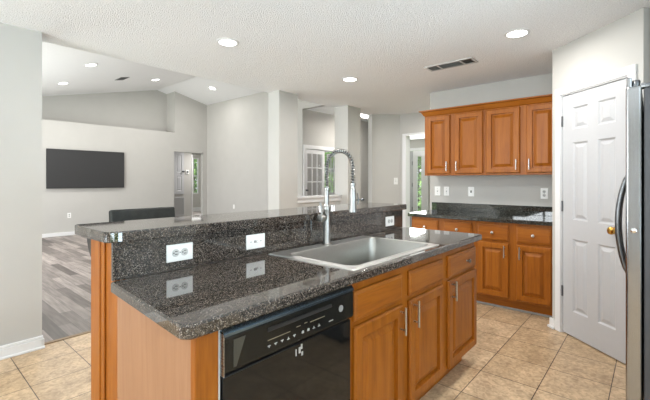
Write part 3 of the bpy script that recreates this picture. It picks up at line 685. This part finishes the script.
lv.build('spray_lever', 'darkhandle', fc, True)
hv = MB(); hv.lathe((fx-.016, fy, 1.076), -X_, [(0, .014), (.014, .014), (.016, .0225), (.046, .0225), (.051, .018), (.052, .008), (.0525, 0)], 20)
hv.tube([(fx-.036, fy+.004, 1.088), (fx-.040, fy+.008, 1.13), (fx-.046, fy+.012, 1.17)], [.0075, .006, .0052], 12)
hv.build('side_handle', 'steel', fc, True)

# ================================================================== outlets and switches
def plate_at(name, label, cat, o, u, v, n, w, h, kind, mat='plate', group=None):
    o = Vector(o); t = thing(name, label, cat, o, group)
    MB().obox(o, u, v, n, -w/2, w/2, -h/2, h/2, 0, .006, .002).build('plate', mat, t)
    if kind == 'duplex':
        for s in (-1, 1):
            q = o+v*s*.02
            m = MB(); m.lathe(q, n, [(.006, .0165), (.0075, .016), (.0078, 0)], 20); rc = m.build('receptacle', 'socket', t)
            sl = MB(); sl.obox(q, u, v, n, -.0075, -.0045, -.004, .007, .0076, .0084).obox(q, u, v, n, .0045, .0075, -.004, .007, .0076, .0084); sl.lathe(q-v*.009, n, [(.0076, .003), (.0084, .003)], 8); sl.build('slots', 'slot', rc)
        MB().lathe(o, n, [(.006, .003), (.0075, .003)], 10).build('screw', 'ventgrey', t)
    elif kind == 'toggle':
        MB().obox(o, u, v, n, -.006, .006, -.012, .012, .006, .008).build('toggle_slot', 'ventgrey', t)
        MB().obox(o, u, v, n, -.004, .004, -.002, .010, .008, .016, .001).build('toggle', 'plate', t)
        for s in (-1, 1): MB().lathe(o+v*s*.032, n, [(.006, .003), (.0075, .003)], 10).build('screw', 'ventgrey', t)
    elif kind == 'jack':
        MB().obox(o, u, v, n, -.008, .008, -.014, .014, .006, .0085).build('jack', 'slot', t)
    elif kind == 'blank': pass
    return t
bs = 1.535
plate_at('outlet', 'white horizontal duplex outlet on the granite upstand, nearest the bar end', 'outlet', (.813, bs, .988), Z_, X_, -Y_, .073, .118, 'duplex')
plate_at('light_switch', 'white horizontal switch plate on the granite upstand left of the faucet', 'switch', (1.221, bs, .985), Z_, X_, -Y_, .073, .118, 'toggle')
plate_at('outlet', 'white horizontal outlet on the granite upstand right of the faucet', 'outlet', (2.520, bs, .983), Z_, X_, -Y_, .073, .118, 'duplex')
wx = 4.63
plate_at('light_switch', 'leftmost white switch plate under the upper cabinets, nearest the nook', 'switch', (wx, 2.105, 1.16), Y_, Z_, -X_, .075, .118, 'toggle')
plate_at('light_switch', 'white switch plate under the upper cabinets, second from the nook', 'switch', (wx, 1.985, 1.16), Y_, Z_, -X_, .07, .115, 'toggle')
plate_at('wall_jack', 'white wall plate with one dark socket in the middle under the cabinets', 'wall plate', (wx, 1.675, 1.16), Y_, Z_, -X_, .07, .115, 'jack')
plate_at('outlet', 'white upright duplex outlet above the right counter beside the pantry', 'outlet', (wx, .893, 1.155), Y_, Z_, -X_, .07, .115, 'duplex')
plate_at('light_switch', 'white light switch on the diagonal wall left of the nook opening', 'switch', DA+du*.425+dn*.001+Z_*1.285, du, Z_, dn, .07, .115, 'toggle')
plate_at('outlet', 'small white wall outlet low on the living room wall below the television', 'outlet', (2.77, 10.43, .47), X_, Z_, -Y_, .075, .12, 'duplex')
plate_at('light_switch', 'small white plate low on the plain living room side wall', 'wall plate', (6.42, 9.03, .55), Y_, Z_, -X_, .075, .12, 'blank')

# ================================================================== television
tv = thing('television', 'large flat black television hung on the far living room wall', 'television', (3.14, 10.38, 1.10))
T0 = Vector((2.30, 10.365, 1.112)); tilt = Vector((.0, 0, 1))
m = MB(); m.box(2.312, 3.98, 10.37, 10.40, 1.112, 2.022, .004); m.build('bezel', 'blackm', tv)
MB().box(2.325, 3.967, 10.366, 10.3705, 1.128, 2.010).build('screen', 'screen', tv)
MB().box(2.9, 3.4, 10.40, 10.43, 1.35, 1.75).build('wall_mount', 'blackm', tv)

# ================================================================== bar stool
bsx, bsy = 1.083, 2.30
bt = thing('bar_stool', 'black leather bar stool tucked behind the raised bar, only its back showing', 'bar stool', (bsx, bsy, 0))
MB().box(bsx-.20, bsx+.20, 2.06, 2.44, .68, .745, .02, 3).build('seat', 'leather', bt, True)
bk = MB(); bk.obox((bsx, 2.455, .78), X_, Vector((0, .10, 1)).normalized(), Vector((0, 1, -.10)).normalized(), -.205, .205, 0, .338, 0, .05, .013, 3); bk.build('backrest', 'leather', bt, True)
for sx in (-1, 1):
    for sy in (-1, 1):
        MB().tube([(bsx+sx*.165, 2.25+sy*.16, .68), (bsx+sx*.19, 2.25+sy*.185, 0)], [.017, .013], 10).build('leg', 'blackm', bt, True)
    MB().tube([(bsx+sx*.17, 2.40, .70), (bsx+sx*.175, 2.47, .80)], .012, 8).build('back_support', 'blackm', bt, True)
fr = MB(); q = [(bsx-.183, 2.075, .25), (bsx+.183, 2.075, .25), (bsx+.183, 2.425, .25), (bsx-.183, 2.425, .25)]
for i in range(4): fr.tube([q[i], q[(i+1) % 4]], .008, 8)
fr.build('footrest', 'blackm', bt, True)

# ================================================================== refrigerator
FX0, FX1, FY = 2.335, 3.235, .104
rf = thing('refrigerator', 'tall stainless steel refrigerator at the right edge, its near side to us', 'refrigerator', (2.79, -.3, 0))
MB().box(FX0+.004, FX1-.004, -.72, .036, .02, 1.735, .006).build('cabinet', 'fridgeside', rf)
m = MB(); m.box(FX0, 2.782, .044, FY, .06, 1.748, .010, 3).box(FX0+.002, 2.78, .080, FY-.003, 1.74, 1.792, .006); dA = m.build('door', 'steelv', rf)
m = MB(); m.box(2.788, FX1, .044, FY, .06, 1.748, .010, 3); dB = m.build('door', 'steelv', rf)
def fhandle(parent, x):
    m = MB(); pts = []; rr_ = []
    for i in range(17):
        a = i/16; z = .765+.565*a; b = math.sin(math.pi*a)**.7 if 0 < a < 1 else 0
        pts.append((x, FY+.004+.049*b, z)); rr_.append(.011+.003*b)
    m.tube(pts, rr_, 14); m.build('handle', 'darkhandle', parent, True)['label'] = 'bowed dark steel handle'
fhandle(dA, 2.735); fhandle(dB, 2.84)
MB().lathe((FX0, .074, 1.055), -X_, [(0, .012), (.003, .012), (.006, .007), (.007, 0)], 16).build('plug', 'chrome', dA, True)['label'] = 'small round cap on the door edge'
for x in (FX0+.03, FX1-.03):
    hc = MB(); hc.box(x-.025, x+.025, -.06, .05, 1.736, 1.760, .004); hc.lathe((x, .066, 1.748), Z_, [(0, .018), (.026, .018), (.03, .015), (.0305, 0)], 18); hc.build('hinge_cover', 'darkhandle', rf, True)['label'] = 'dark grey top hinge cover'
MB().box(FX0+.02, FX1-.02, .0, .03, 0, .06).build('kick_grille', 'blackm', rf)

# ================================================================== outdoors
def shrub(x, y, r, h, label):
    t = thing('shrub', label, 'shrub', (x, y, -.14), 'shrubs outside')
    m = MB(); rnd = random.Random(int(x*31+y*7))
    for i in range(int(420*h*r)):
        a = rnd.random()*6.283; rr_ = r*math.sqrt(rnd.random()); z = -.1+h*rnd.random(); c_ = Vector((x+rr_*math.cos(a)*(1.1-.5*z/h), y+rr_*math.sin(a)*(1.1-.5*z/h), z))
        u = Vector((rnd.uniform(-1, 1), rnd.uniform(-1, 1), rnd.uniform(-.6, 1))).normalized(); v_ = u.orthogonal().normalized(); s = rnd.uniform(.09, .19)
        b = m.bm; q = [b.verts.new(c_-u*s), b.verts.new(c_+v_*s*.5), b.verts.new(c_+u*s), b.verts.new(c_-v_*s*.5)]; b.faces.new(q)
    m.build('foliage', 'leaf', t); MB().tube([(x, y, -.14), (x+.02, y, h*.7)], [.05, .02], 8).build('stem', 'bark', t)
shrub(12.6, 6.45, 1.1, 3.2, 'leafy green shrub outside behind the entry side window')
shrub(14.0, 11.6, 1.5, 3.0, 'leafy green shrub outside the study window')
shrub(9.9, 17.2, 1.2, 3.4, 'leafy green shrub outside the far hall window')
